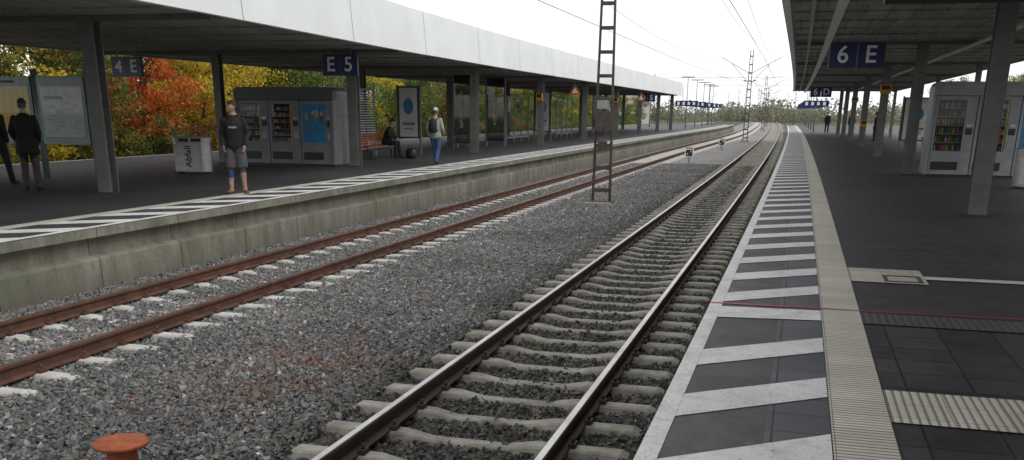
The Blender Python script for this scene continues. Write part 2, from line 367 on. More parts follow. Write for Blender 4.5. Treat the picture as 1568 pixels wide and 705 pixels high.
for k in range(170):
    y=rl.uniform(4,26); x=rl.uniform(nearC(y)-6.8,nearC(y)+1.2); z=bz(x-nearC(y),y)+.032; s=rl.uniform(.02,.045); a=rl.uniform(0,6.28)
    c_,s_=math.cos(a),math.sin(a); h=rl.uniform(-.01,.015)
    mb.add([(x-c_*s,y-s_*s,z),(x+s_*s*.6,y-c_*s*.6,z+h),(x+c_*s,y+s_*s,z+.006),(x-s_*s*.6,y+c_*s*.6,z)],[(0,1,2,3)],LEAF[rl.choice(['yellow','brown','orange','brown'])] if rl.random()<.93 else 'white')
mb.obj('fallen_leaves')

# ------------------------------------------------------------------ tracks
def rail_prof(g,z=-.70):
    h=.155
    return [(g-.07,z-h),(g+.07,z-h),(g+.07,z-h+.012),(g+.012,z-h+.03),(g+.010,z-.045),(g+.036,z-.034),(g+.036,z-.006),(g+.028,z),(g-.028,z),(g-.036,z-.006),(g-.036,z-.034),(g-.010,z-.045),(g-.012,z-h+.03),(g-.07,z-h+.012)]
def sleeper(mb,xc,y,zt,sm):
    prof=[(-1.3,.0),(-1.24,.0),(-.95,.0),(-.55,.0),(-.32,-.04),(.32,-.04),(.55,.0),(.95,.0),(1.24,.0),(1.3,-.0)]
    vs=[]; yw=random.uniform(-.012,.012)
    for x,dz in prof:
        w=.085 if abs(x)>.4 else .072
        yy=y+yw*x
        z=zt+dz-(.03 if abs(x)>1.25 else 0)
        vs+=[(xc+x,yy-w-.05,z-.17),(xc+x,yy-w,z-.015),(xc+x,yy-w+.016,z),(xc+x,yy+w-.016,z),(xc+x,yy+w,z-.015),(xc+x,yy+w+.05,z-.17)]
    fs=[]
    for i in range(len(prof)-1):
        for k in range(5): fs.append((i*6+k,i*6+k+1,(i+1)*6+k+1,(i+1)*6+k))
    fs.append((0,1,2,3,4,5)); e=(len(prof)-1)*6; fs.append(tuple(e+k for k in range(6)))
    mb.add(vs,fs,sm)
def clip(mb,x,y,m):
    for sx in (-1,1):
        mb.box((x+sx*.085-.028,y-.05,-.856),(x+sx*.085+.028,y+.05,-.815),m)
        mb.cyl((x+sx*.085,y,-.82),(x+sx*.085,y,-.775),.016,m,n=6)
def track(name,f,side,top,sm,y1=600):
    mb=MB()
    for g in (-.7525,.7525):
        sweep(mb,f,rail_prof(g),-4,y1,side,3.)
        ribbon(mb,f,g-.026,g+.026,-.6985,-4,y1,top,3.)
    y=-3.; 
    while y<300:
        sleeper(mb,f(y)+random.uniform(-.02,.02),y,-.855,sm)
        if y<60:
            for g in (-.7525,.7525): clip(mb,f(y)+g,y,side)
        y+=.63
    return mb.obj(name)
track('railway_track',nearC,'rail_dk','rail_top','sleeper'); track('railway_track',leftC,'rust','rail_top_l','sleeper_l')

# ------------------------------------------------------------------ platforms
mb=MB(); Y1=152
Yp=ys(-6,Y1,4.); vs=[];fs=[]
for y in Yp: vs+=[(RE(y),y,0),(8.0,y,0)]
for i in range(len(Yp)-1): fs.append((2*i,2*i+1,2*i+3,2*i+2))
mb.add(vs,fs,'plat')
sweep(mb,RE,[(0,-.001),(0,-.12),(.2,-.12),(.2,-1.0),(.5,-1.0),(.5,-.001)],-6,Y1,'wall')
mb.box((7.9,-6,-1),(8.0,Y1,-.001),'wall')
mb.add([(.66,-6,.003),(7.9,-6,.003),(7.9,8.4,.003),(.66,8.4,.003)],[(0,1,2,3)],'paver')
mb.obj('station_platform')
mb=MB()
ribbon(mb,RE,.001,.61,.004,-6,Y1,'hatch_asph',3.)
ribbon(mb,RE,.611,.962,.004,-6,Y1,'tile',3.)
ribbon(mb,RE,.0,.11,.008,-6,Y1,'paint',3.)
ribbon(mb,RE,.965,1.29,.008,-6,Y1,'tact_y',3.)
def bars(mb,f,sg,y0,y1,w=.48,per=1.235,skip=()):
    y=y0
    while y<y1:
        o0,o1=.112*sg,.958*sg; s0,s1=.09*sg,.766*sg
        if not any(abs(y-k)<.3 for k in skip):
            mb.add([(f(y)+o0,y+s0,.009),(f(y)+o1,y+s1,.009),(f(y)+o1,y+s1+w,.009),(f(y)+o0,y+s0+w,.009)],[(0,1,2,3)],'paint')
        y+=per
bars(mb,RE,1,5.255-1.235*9,148,skip=(7.725,))
mb.add([(RE(8)+.112,8.30,.0105),(.31,8.42,.0105),(.31,8.86,.0105),(RE(8)+.112,8.80,.0105)],[(0,1,2,3)],'paint')
mb.add([(.645,8.42,.009),(7.6,8.42,.009),(7.6,8.88,.009),(.645,8.88,.009)],[(0,1,2,3)],'stud')
mb.add([(.645,10.65,.009),(1.4,10.65,.009),(1.4,11.62,.009),(.645,11.62,.009)],[(0,1,2,3)],'tact_y')
mb.add([(1.405,11.0,.009),(7.6,11.0,.009),(7.6,11.2,.009),(1.405,11.2,.009)],[(0,1,2,3)],'paint')
mb.add([(.645,5.6,.009),(7.6,5.6,.009),(7.6,6.3,.009),(.645,6.3,.009)],[(0,1,2,3)],'tact_x')
for a in ((.98,10.72,1.36,10.77),(.98,11.1,1.36,11.15),(.98,10.77,1.02,11.1),(1.32,10.77,1.36,11.1)):
    mb.box((a[0],a[1],.0095),(a[2],a[3],.014),'bark')
mb.obj('platform_markings')
mb=MB(); vs=[];fs=[]; n=120
for i in range(n+1):
    t=i/n; x=-.65+t*5.2; yc=8.95+.12*t+.02*mnoise.noise(Vector((x*3,0,0))); w=(.022 if x<.35 else .012)+.008*mnoise.noise(Vector((x*9,3,0)))
    vs+=[(x,yc-w,.0125),(x,yc+w,.0125)]
for i in range(n): fs.append((2*i,2*i+1,2*i+3,2*i+2))
mb.add(vs,fs,'red'); mb.obj('red_spray_line')
mb=MB(); vs=[];fs=[]
for y in Yp: vs+=[(LE(y),y,0),(-22.4,y,0)]
for i in range(len(Yp)-1): fs.append((2*i,2*i+1,2*i+3,2*i+2))
mb.add(vs,fs,'plat')
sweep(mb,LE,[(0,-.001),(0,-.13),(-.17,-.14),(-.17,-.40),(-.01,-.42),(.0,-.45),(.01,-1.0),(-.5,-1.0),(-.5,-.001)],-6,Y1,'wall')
mb.box((-22.4,-6,-1),(-22.3,Y1,-.001),'wall')
mb.obj('station_platform')
mb=MB()
ribbon(mb,LE,-.001,-.96,.004,-6,Y1,'hatch_asph',3.)
ribbon(mb,LE,0,-.13,.008,-6,Y1,'paint',3.)
ribbon(mb,LE,-.965,-1.27,.008,-6,Y1,'tact_y',3.)
bars(mb,LE,-1,-6,148,.52,1.25)
mb.add([(-22.4,-6,.006),(-22.22,-6,.006),(-22.22,148,.006),(-22.4,148,.006)],[(0,1,2,3)],'paint')
mb.obj('platform_markings')

# ------------------------------------------------------------------ canopies
def LF(y):
    pts=[(-10,-9.7),(14.7,-10.25),(27.4,-11.2),(40,-11.6),(68,-11.8),(106,-11.9)]
    for (a,b),(c,d) in zip(pts,pts[1:]):
        if y<=c: return b+(d-b)*(y-a)/(c-a)
    return pts[-1][1]
def canopy(name,f,inner,yend,zc,sg,cols,fh=1.18,slope=0):
    e=empty(name); mb=MB(); Yc=ys(-8,yend,3.)
    vs=[];fs=[]
    for y in Yc:
        vs+=[(f(y),y,zc-.05),(f(y)+sg*slope,y,zc+fh),(f(y)+sg*(slope+.08),y,zc+fh+.02),(inner,y,zc+fh+.02),(inner,y,zc-.05),(inner-sg*.12,y,zc-.05),(inner-sg*.12,y,zc),(f(y)+sg*.14,y,zc),(f(y)+sg*.14,y,zc-.05)]
    n=9
    for i in range(len(Yc)-1):
        for k in range(n): fs.append((i*n+k,i*n+(k+1)%n,(i+1)*n+(k+1)%n,(i+1)*n+k))
    mb.add(vs,fs,'fascia'); ci=mb.mi('ceil')
    for j in range(len(fs)):
        if j%n in (5,6,7): mb.m[j]=ci
    mb.add([vs[k] for k in range(n)],[tuple(range(n))],'fascia'); mb.add([vs[-n+k] for k in range(n)],[tuple(range(n))],'fascia')
    y=-6
    while y<yend-1:
        x=f(y); s=slope*sg
        mb.add([(x-sg*.006,y,zc-.05),(x-sg*.006,y+.02,zc-.05),(x+s-sg*.006,y+.02,zc+fh-.01),(x+s-sg*.006,y,zc+fh-.01)],[(0,1,2,3)],'galv'); y+=6
    mb.obj('roof',parent=e)
    mb=MB()
    for y in [c for c in cols]:
        x0,x1=sorted((f(y)+sg*.2,inner-sg*.2)); mb.box((x0,y-.09,zc-.10),(x1,y+.09,zc-.002),'steel')
    y=-7.
    while y<yend-1:
        if all(abs(y-c)>.3 for c in cols):
            x0,x1=sorted((f(y)+sg*.2,inner-sg*.2)); mb.box((x0,y-.025,zc-.035),(x1,y+.025,zc-.0015),'ceil')
        y+=2.07
    mb.obj('soffit_ribs',parent=e)
    return e
colsL=[-4.2,6.5,17.2,28.1,38.8,49.5,60.2,70.9,81.6,92.3,102]
colsR=[-6,6.4,18.8,31.2,43.6,56,68.4,80.8,93.2]
ZL,ZR=3.30,3.60
canopy('platform_canopy',LF,-21.6,105.,ZL,-1,colsL,1.18,.10)
eR=canopy('platform_canopy',lambda y:RE(y)+.1,7.6,98.,ZR,1,colsR,1.2,.1)
mb=MB(); sweep(mb,RE,[(1.05,ZR-.155),(1.22,ZR-.155),(1.22,ZR-.105),(1.05,ZR-.105)],-8,96,'white')
sweep(mb,RE,[(.62,ZR-.10),(.70,ZR-.10),(.70,ZR-.04),(.62,ZR-.04)],-8,96,'galv')
sweep(mb,RE,[(4.9,ZR-.15),(5.05,ZR-.15),(5.05,ZR-.105),(4.9,ZR-.105)],-8,96,'white')
mb.obj('light_trunking',parent=eR)
def ibeam(x,y,z1,w=.30,d=.26,name='canopy_column'):
    mb=MB(); t=.022
    mb.box((-w/2,-d/2,0),(w/2,-d/2+t,z1),'steel'); mb.box((-w/2,d/2-t,0),(w/2,d/2,z1),'steel'); mb.box((-.012,-d/2+t,0),(.012,d/2-t,z1),'steel')
    mb.box((-w/2-.03,-d/2-.03,0.001),(w/2+.03,d/2+.03,.02),'steel_dk')
    return mb.obj(name,(x,y,0),parent=None)
def lcx(y): return -13.35 if y<20 else (-12.9 if y<30 else -12.6)
for y in colsL[1:]:
    ibeam(lcx(y),y,ZL-.1)
    if y>20: ibeam(-17.4,y,ZL-.1,.24,.24)
for y in colsR[1:]:
    ibeam(3.05,y,ZR-.1)
    if y>40: ibeam(6.4,y,ZR-.1,.2,.2)

# ------------------------------------------------------------------ signs
def sign(name,chars,x,y,z,w,h,zc,size,backrot=0):
    e=empty(name,(x,y,z)); mb=MB(); n=len(chars); cw=w/n
    for i in range(n):
        x0=-w/2+i*cw+(.012 if i else 0); mb.box((x0,-.05,-h/2),(-w/2+(i+1)*cw,.05,h/2),'blue')
        mb.box((x0+.01,-.054,-h/2+.01),(x0+.018,-.0505,h/2-.01),'galv')
    for sx in (-.3*w,.3*w): mb.cyl((sx,0,h/2),(sx,0,zc-z),.018,'galv',n=8)
    mb.obj('panel',parent=e)
    for i,c in enumerate(chars):
        text(c,size,'white',(-w/2+(i+.5)*cw,-.056,0),(R(90),0,0),e)
    e.rotation_euler=(0,0,backrot); return e
sign('platform_sign','E5',-12.95,27.4,2.85,1.1,.58,ZL,.55)
sign('platform_sign','4E',-19.5,26.6,2.78,1.02,.56,ZL,.5)
sign('platform_sign','6E',1.16,27.7,3.06,1.34,.60,ZR-.1,.58)
sign('platform_sign','6D',.95,68,2.95,1.3,.6,ZR-.1,.55)
sign('platform_sign','D5',-12.4,84,2.75,1.3,.6,ZL,.55)
mb=MB(); mb.box((0,-.12,0),(2.6,.12,.5),'black'); mb.box((.05,-.125,.05),(2.55,-.1205,.45),'blue')
for sx in (.4,2.2): mb.box((sx-.02,-.02,.5),(sx+.02,.02,.7),'galv')
mb.obj('departure_display',(.85,14.2,2.98))

# ------------------------------------------------------------------ vending kiosks
def kiosk(name,x0,y0,w,d,h,types,light=False):
    e=empty(name,(x0,y0,0)); mb=MB(); body='kiosk' if not light else 'machine_lt'
    r=.16; prof=[(0,.06),(w,.06),(w,h-r)]
    for k in range(1,7):
        a=math.pi/2*k/6; prof.append((w-r+r*math.cos(a),h-r+r*math.sin(a)))
    prof.append((r,h))
    for k in range(1,7):
        a=math.pi/2+math.pi/2*k/6; prof.append((r+r*math.cos(a),h-r+r*math.sin(a)))
    mb.prism(prof,.28,d,body)
    hp=[(0,h-.36),(w,h-.36)]+prof[2:]
    mb.prism(hp,-.02,.279,'kiosk_dk' if not light else body)
    mb.box((.02,.0,0),(w-.02,d-.02,.059),'black')
    mb.box((0,0.0,.061),(.07,.279,h-.361),body); mb.box((w-.07,0.0,.061),(w,.279,h-.361),body)
    n=len(types); mw=(w-.14)/n
    for i,t in enumerate(types):
        a=.07+i*mw+.012; b=.07+(i+1)*mw-.012; z0=.07; z1=h-.375
        mm='machine' if not light else 'machine_lt'
        ws=a+.07; we=b-.27 if t!='ad' else b-.2; wz0=z0+.62; wz1=z1-.10
        mb.box((a,.03,z0),(b,.2,wz0),mm); mb.box((a,.03,wz1),(b,.2,z1),mm); mb.box((a,.03,wz0),(ws,.2,wz1),mm); mb.box((we,.03,wz0),(b,.2,wz1),mm)
        mb.box((a+.06,.022,z0+.12),(b-.30,.031,z0+.34),'black')
        mb.box((we+.05,.018,wz0+.45),(b-.05,.031,wz0+.62),'black'); mb.box((we+.06,.02,wz0+.1),(b-.06,.031,wz0+.28),'galv'); mb.box((we+.07,.012,wz0+.66),(b-.07,.031,wz0+.72),'alu')
        if t=='ad':
            mb.box((ws,.035,wz0),(we,.06,wz1),'poster_b')
            for k in range(9):
                px=random.uniform(ws+.08,we-.08); pz=random.uniform(wz0+.12,wz1-.15)
                mb.ell((px,.034,pz),(random.uniform(.03,.07),.004,random.uniform(.06,.14)),PROD[(k*2+1)%7],nu=8,nv=5)
        else:
            mb.box((ws,.26,wz0),(we,.278,wz1),'inside')
            rows=6; rh=(wz1-wz0)/rows
            for rr in range(rows):
                zz=wz0+rr*rh; mb.box((ws+.003,.06,zz+.004),(we-.003,.255,zz+.014),'galv')
                px=ws+.02
                while px<we-.05:
                    c=random.choice(PROD); ww=random.uniform(.045,.075)
                    if random.random()<.88:
                        if t=='bottle': mb.cyl((px+.03,.12,zz+.015),(px+.03,.12,zz+rh*.72),.026,c,r1=.016,n=8)
                        else: mb.box((px,.09,zz+.015),(px+ww-.012,.14,zz+rh*random.uniform(.5,.75)),c)
                    px+=ww+.008
            mb.add([(ws,.05,wz0),(we,.05,wz0),(we,.05,wz1),(ws,.05,wz1)],[(0,1,2,3)],'glass')
            if t=='snack' : mb.box((we-.045,.052,wz0+.02),(we-.02,.07,wz1-.02),'poster_y')
    for sx in (-.003,w-.005): 
        for zz in (.75,1.45): mb.box((sx,.32,zz),(sx+.008,d-.05,zz+.012),'kiosk_dk')
    mb.obj('shell_and_machines',parent=e,bevel=0)
    return e
kiosk('vending_machine_kiosk',-16.55,27.5,3.25,1.1,2.25,['snack','snack','ad'])
kiosk('vending_machine_kiosk',3.42,30.4,3.4,1.2,2.52,['bottle','snack','ad'],True)
# ------------------------------------------------------------------ bins
def bin_(name,x,y,rot=0,txt=True):
    e=empty(name,(x,y,0)); e.rotation_euler=(0,0,rot); mb=MB(); w,d,h=1.0,.42,.93
    def ring(z,s):
        pts=[]
        for k in range(24):
            a=2*math.pi*k/24; cx=math.copysign(w/2-d/2,math.cos(a)) if abs(math.cos(a))>1e-6 else 0
            pts.append(((cx+math.cos(a)*d/2)*s,math.sin(a)*d/2*s,z))
        return pts
    rings=[ring(.05,.97),ring(.06,1),ring(h-.14,1),ring(h-.139,1.05),ring(h-.02,1.06),ring(h,1.0)]
    vs=[p for r_ in rings for p in r_]; fs=[(i*24+k,i*24+(k+1)%24,(i+1)*24+(k+1)%24,(i+1)*24+k) for i in range(5) for k in range(24)]+[tuple(range(24))[::-1],tuple(range(120,144))]
    mb.add(vs,fs,'alu')
    mb.box((-w/2+.1,-d/2-.012,.12),(w/2-.2,-d/2-.002,h-.18),'alu')
    for q in (-.25,.08): mb.box((q,-d/2*1.06-.008,h-.12),(q+.26,-d/2*1.05,h-.04),'black')
    for q in (-.38,.33): mb.box((q,-.12,0),(q+.05,.12,.052),'black')
    mb.obj('container',parent=e)
    if txt: text('Abfall',.24,'black',(-.02,-d/2-.016,.44),(R(90),R(-90),0),e)
    return e
bin_('waste_bin',-15.3,23.2,R(8)); bin_('waste_bin',5.45,26.3,0)
# ------------------------------------------------------------------ info boards
def infoboard(name,x,y,w,kind):
    e=empty(name,(x,y,0)); mb=MB()
    mb.box((0,-.06,.78),(w,.06,2.32),'board'); mb.box((.09,-.068,.95),(w-.09,-.0605,2.08),'poster' if kind!='map' else 'poster_y')
    mb.box((.02,-.066,2.13),(w-.02,-.0605,2.28),'galv')
    if kind!='map':
        for k in range(24): 
            a=random.uniform(.15,w-.3); zz=1.03+.04*k; mb.box((a,-.0705,zz),(a+random.uniform(.05,.3),-.0685,zz+.01),'stroke')
        mb.box((.18,-.0708,1.8),(.7,-.0686,1.88),'stroke')
    else:
        for k in range(7): mb.box((.12,-.0705,1.02+.15*k),(w-.12,-.0685,1.026+.15*k),'orange' if k%2 else 'board')
        for k in range(6): mb.box((.15+.19*k,-.0715,.97),(.155+.19*k,-.0695,2.05),'board')
    mb.add([(.06,-.08,.92),(w-.06,-.08,.92),(w-.06,-.08,2.11),(.06,-.08,2.11)],[(0,1,2,3)],'glass')
    mb.obj('display_case',parent=e); mb=MB()
    for px in (-.05,w+.05): mb.cyl((px,0,0),(px,0,2.45),.045,'board',n=12); mb.cyl((px,0,2.45),(px,0,2.48),.055,'board',n=12)
    mb.obj('posts',parent=e); return e
b1=infoboard('information_board',-19.05,20.5,1.32,'map'); infoboard('information_board',-17.55,20.5,1.32,'timetable')
text('Information',.11,'blue',(.62,-.075,2.205),(R(90),0,0),b1)

# ------------------------------------------------------------------ shelter, bench, adverts
def shelter(x,y,n,slats=True):
    e=empty('wind_shelter',(x,y,0)); mb=MB(); mg=MB(); L=n*1.5
    for k in range(n+1): mb.box((-.03,k*1.5-.03,0),(.03,k*1.5+.03,2.4),'galv')
    for zz in (.25,2.3): mb.box((-.025,.031,zz),(.025,L-.031,zz+.05),'galv')
    if slats:
        for k in range(22): mb.box((-.006,.04,.4+k*.085),(.006,L-.04,.425+k*.085),'white')
    mg.add([(0.012,.03,.3),(0.012,L-.03,.3),(0.012,L-.03,2.3),(0.012,.03,2.3)],[(0,1,2,3)],'glass')
    mb.obj('frame',parent=e); mg.obj('pane',parent=e)
shelter(-15.3,30.6,3); shelter(-15.1,44,3,False); shelter(-15.1,52,3,False); shelter(-15.0,63,3,False); shelter(5.6,46,3,False)
def bench(x,y,n=4,rot=0):
    e=empty('platform_bench',(x,y,0)); e.rotation_euler=(0,0,rot); mb=MB()
    mb.box((-.04,0,.30),(.04,n*.6,.36),'steel_dk')
    for k in (0.3,n*.6-.3): mb.box((-.03,k-.03,0),(.03,k+.03,.30),'steel_dk'); mb.box((-.2,k-.04,0),(.2,k+.04,.02),'steel_dk')
    for k in range(n):
        a=k*.6+.05; b=a+.48
        for j in range(9):
            yy=a+(b-a)*j/8; mb.loft([(.24,yy,.44),(.2,yy,.455),(-.12,yy,.43),(-.19,yy,.47),(-.27,yy,.85)],[.008]*5,'orange',n=5)
        for q in ((.24,.44),(0,.44),(-.19,.47),(-.23,.66),(-.27,.85)): mb.cyl((q[0],a,q[1]),(q[0],b,q[1]),.011,'orange',n=6)
    mb.obj('seats',parent=e); return e
bench(-14.2,31.9,4); bench(4.6,39,3)
def advert(x,y,w,h,z0,m,txt=None,rot=0,name='advertising_board'):
    e=empty(name,(x,y,0)); e.rotation_euler=(0,0,rot); mb=MB()
    if m=='glass_dk':
        mb.add([(-w/2,0,z0),(w/2,0,z0),(w/2,0,z0+h),(-w/2,0,z0+h)],[(0,1,2,3)],'glass_dk')
        for zz in (z0-.04,z0+h): mb.box((-w/2,-.03,zz),(w/2,.03,zz+.04),'steel_dk')
    else:
        mb.box((-w/2,-.05,z0),(w/2,.05,z0+h),'steel_dk'); mb.box((-w/2+.06,-.056,z0+.06),(w/2-.06,-.0505,z0+h-.06),m); mb.box((-w/2+.06,.0505,z0+.06),(w/2-.06,.056,z0+h-.06),m)
    for sx in (-w/2-.04,w/2+.04): mb.box((sx-.035,-.035,0),(sx+.035,.035,z0+h+.05),'steel')
    if m=='poster':
        mb.ell((0,-.0565,z0+h*.62),(w*.25,.004,h*.16),'poster_b',nu=14,nv=7); mb.box((-w*.3,-.0585,z0+h*.25),(w*.3,-.0565,z0+h*.31),'stroke'); mb.box((-w*.22,-.0585,z0+h*.17),(w*.22,-.0565,z0+h*.2),'stroke')
    mb.obj('panel',parent=e)
    if txt: text(txt,.22,'poster',(0,-.06,z0+h/2),(R(90),R(-90),0),e,bold=0)
    return e
advert(-14.6,36.8,.85,1.9,.6,'poster',None)
advert(-14.3,42.3,.75,2.75,.3,'glass_dk','BERLIN, BERLIN'); advert(-14.0,46.3,.85,2.75,.3,'glass_dk','KOMM NACH')
advert(-14.4,57,.9,2.2,.5,'poster'); advert(-14.2,73,.9,2.2,.5,'glass_dk'); advert(5.,50,1.2,1.9,.5,'poster')
def cbox(x,y,z,m='amber',name='ticket_validator',w=.3,h=.34):
    mb=MB(); mb.box((-w/2,-.2,-h/2),(w/2,-.04,h/2),m); mb.box((-w/2+.04,-.206,-.02),(w/2-.04,-.2005,h/2-.04),'black'); mb.box((-.05,-.039,-.03),(.05,.0,.03),'galv'); mb.obj(name,(x,y,z),bevel=0)
cbox(-12.6,49.34,2.3); cbox(-12.6,70.7,2.4); cbox(3.05,55.8,1.2); cbox(3.05,43.45,2.6,'amber','hanging_notice_box',.4,.34); cbox(3.05,68.2,2.5,'amber','hanging_notice_box',.4,.3)
def tri_sign(x,y,z):
    mb=MB(); mb.add([(-.35,-.02,-.25),(.35,-.02,-.25),(0,-.02,.35),(-.35,.0,-.25),(.35,.0,-.25),(0,.0,.35)],[(0,1,2),(5,4,3),(0,3,4,1),(1,4,5,2),(2,5,3,0)],'orange'); mb.add([(-.18,-.024,-.16),(.18,-.024,-.16),(0,-.024,.16)],[(0,1,2)],'white'); mb.cyl((0,0,.3),(0,0,ZL-z),.015,'galv',n=6); mb.obj('warning_sign',(x,y,z))
tri_sign(-12.1,55,2.75); tri_sign(-12.0,78,2.7)

# ------------------------------------------------------------------ people
def human(name,loc,heading,J=None,top=(.02,.02,.022),pants=(.05,.05,.055),shoe=(.03,.03,.03),skin=(.45,.27,.19),hair=(.03,.02,.015),style='hair',short=False,coat=0,scale=1.,headyaw=0,headpitch=0,fat=0,brace=None,hood=False,backpack=None,printed=False,capcol=(.1,.1,.1)):
    k=name+str(len(bpy.data.objects))
    mt=mat('cloth_top_'+k,top,tuple(v*.7 for v in top),9,.85,0,.3,40); mp=mat('cloth_legs_'+k,pants,tuple(v*.7 for v in pants),9,.85,0,.3,40)
    ms=mat('shoes_'+k,shoe,None,9,.6); mk=mat('skin_'+k,skin,tuple(v*.88 for v in skin),12,.5); mh=mat('hair_'+k,hair,tuple(v*.6 for v in hair),60,.7,0,.5,120)
    mc=mat('cap_'+k,capcol,None,20,.8); mlip=mat('lip_'+k,(.35,.13,.11),None,10,.5); mw=mat('eye_'+k,(.7,.7,.68),None,10,.2); md=mat('iris_'+k,(.04,.03,.02),None,10,.2); mbr=mat('brace_'+k,(.025,.06,.25),None,10,.8)
    D=dict(pel=(0,0,.93),neck=(0,0,1.50),shL=(-.18,-.005,1.42),shR=(.18,-.005,1.42),elL=(-.235,-.04,1.14),elR=(.235,-.04,1.14),wrL=(-.23,.05,.90),wrR=(.23,.05,.90),
        hiL=(-.095,0,.91),hiR=(.095,0,.91),knL=(-.11,.025,.50),knR=(.11,.02,.50),anL=(-.12,-.01,.085),anR=(.12,-.02,.085),toL=(-.15,.17,.035),toR=(.15,.16,.035),head=None)
    if J: D.update(J)
    D={a:(Vector(b) if b is not None else None) for a,b in D.items()}
    tmp=MB(); S=[]
    ax=(D['neck']-D['pel']); L=ax.length; axn=ax.normalized()
    ss=[-.11,-.06,.02,.12,.25,.38,.46,.52,.57]; aa=[.11,.155,.17,.158,.165,.188,.178,.11,.056]; bb=[.08,.105,.12,.112,.118,.122,.108,.08,.056]
    side=(D['shR']-D['shL']).normalized()
    pts=[D['pel']+axn*(s*L/.57) for s in ss]
    tmp.loft(pts,[(a+fat+.008,b+fat+.01) for a,b in zip(aa,bb)],'black',side=side,n=20)
    up=D['neck']-axn*.15
    for off in (-.07,0,.07): S.append((pts[1]+axn*.03+side*off,up+side*off,.10,mt))
    S.append((D['shL'],D['shR'],.06,mt)); S.append((up,D['neck']-axn*.05,.09,mt))
    if coat: S.append((pts[0],pts[1],.15,mt))
    if coat:
        z0=D['pel']-axn*coat; tmp.loft([z0,z0+axn*.01,D['pel'],D['pel']+axn*.12],[(.2+fat,.15+fat),(.205+fat,.155+fat),(.19+fat,.14+fat),(.165+fat,.12+fat)],'black',side=side,n=20); S.append((z0+axn*.03,D['pel'],.19,mt))
    hd=D['head'] if D['head'] is not None else D['neck']+Vector((0,.015,.165))
    tmp.loft([D['neck']-axn*.06,D['neck']+(hd-D['neck'])*.3,hd-Vector((0,.01,.05))],[.06,.054,.056],'black'); S.append((D['neck']+(hd-D['neck'])*.18,hd,.055,mk))
    if hood:
        c=D['neck']; tmp.loft([c+Vector((-.09,.05,-.02)),c+Vector((-.085,-.05,.02)),c+Vector((0,-.105,.02)),c+Vector((.085,-.05,.02)),c+Vector((.09,.05,-.02))],[.035,.045,.055,.045,.035],'black'); S.append((c+Vector((-.07,-.06,0)),c+Vector((.07,-.06,0)),.05,mt))
    for sd in 'LR':
        sh,el,wr=D['sh'+sd],D['el'+sd],D['wr'+sd]
        tmp.loft([sh+(sh-el).normalized()*.02-side*(.03 if sd=='R' else -.03),sh,(sh+el)/2,el,(el+wr)/2,wr-(wr-el).normalized()*.02,wr+(wr-el).normalized()*.03],[.055,.071,.062,.054,.052,.045,.03],'black')
        S.append((sh,el,.06,mt)); S.append((el,wr-(wr-el).normalized()*.01,.05,mt)); S.append((wr+(wr-el).normalized()*.02,wr+(wr-el).normalized()*.04,.02,mk))
        hi,kn,an,to=D['hi'+sd],D['kn'+sd],D['an'+sd],D['to'+sd]
        dk=(an-kn).normalized(); h2=hi+(kn-hi).normalized()*.09
        if short:
            hem=kn-(kn-hi).normalized()*.02
            tmp.loft([hi,(hi+kn)/2,hem,hem+(kn-hi).normalized()*.012],[.105,.112,.112,.105],'black',n=16)
            tmp.loft([hem-(kn-hi).normalized()*.08,kn,kn+dk*.13,kn+dk*.28,an],[.066,.06,.061,.045,.042],'black')
            S.append((h2,hem,.105,mp)); S.append((kn+dk*.04,an,.05,mk))
            if brace==sd: S.append((kn+dk*.05,kn+dk*.12,.075,mbr))
        else:
            tmp.loft([hi,(hi+kn)/2,kn,kn+dk*.18,an+dk*-.03,an+dk*.02],[.105,.092,.075,.07,.064,.066],'black',n=14)
            S.append((h2,kn,.09,mp)); S.append((kn,an,.07,mp))
        ft=(to-an); ft.z=0; ftn=ft.normalized()
        heel=an-ftn*.05; 
        tmp.loft([Vector((heel.x,heel.y,an.z-.04)),Vector((an.x,an.y,an.z-.035)),an+ftn*.09-Vector((0,0,.045)),to+Vector((0,0,.0))],[(.033,.04),(.042,.048),(.047,.038),(.036,.026)],'black',side=Vector((-ftn.y,ftn.x,0)),n=14)
        S.append((Vector((heel.x,heel.y,an.z-.05)),Vector((to.x,to.y,to.z)),.05,ms))
    tm=bpy.data.meshes.new('t'); tm.from_pydata(tmp.v,[],tmp.f); to_=bpy.data.objects.new('t',tm); COL.objects.link(to_)
    bm=bmesh.new(); bm.from_mesh(tm); bmesh.ops.recalc_face_normals(bm,faces=bm.faces); bm.to_mesh(tm); bm.free()
    r=to_.modifiers.new('r','REMESH'); r.mode='VOXEL'; r.voxel_size=.0125
    sm=to_.modifiers.new('s','SMOOTH'); sm.iterations=3; sm.factor=.5
    bpy.context.view_layer.update()
    ev=bpy.data.meshes.new_from_object(to_.evaluated_get(bpy.context.evaluated_depsgraph_get())); bpy.data.objects.remove(to_)
    co=np.empty(len(ev.vertices)*3); ev.vertices.foreach_get('co',co); co=co.reshape(-1,3)
    out=MB(); out.v=[]
    for p in co:
        q=Vector(p); d=mnoise.noise(q*11)*.008+mnoise.noise(q*Vector((20,20,7)))*.004; out.v.append((p[0]*(1+d),p[1]+d,p[2]))
    polys=[list(p.vertices) for p in ev.polygons]
    cen=np.array([co[p].mean(axis=0) for p in polys])
    best=np.full(len(polys),1e9); bi=np.zeros(len(polys),int)
    for si,(a,b,rr,mm) in enumerate(S):
        a_=np.array(a);b_=np.array(b);ab=b_-a_; t=np.clip(((cen-a_)@ab)/max(ab@ab,1e-9),0,1); d=np.linalg.norm(cen-(a_+t[:,None]*ab),axis=1)-rr
        w=d<best; best[w]=d[w]; bi[w]=si
    idx=[out.mi(s_[3]) for s_ in S]; wi=out.mi(mw)
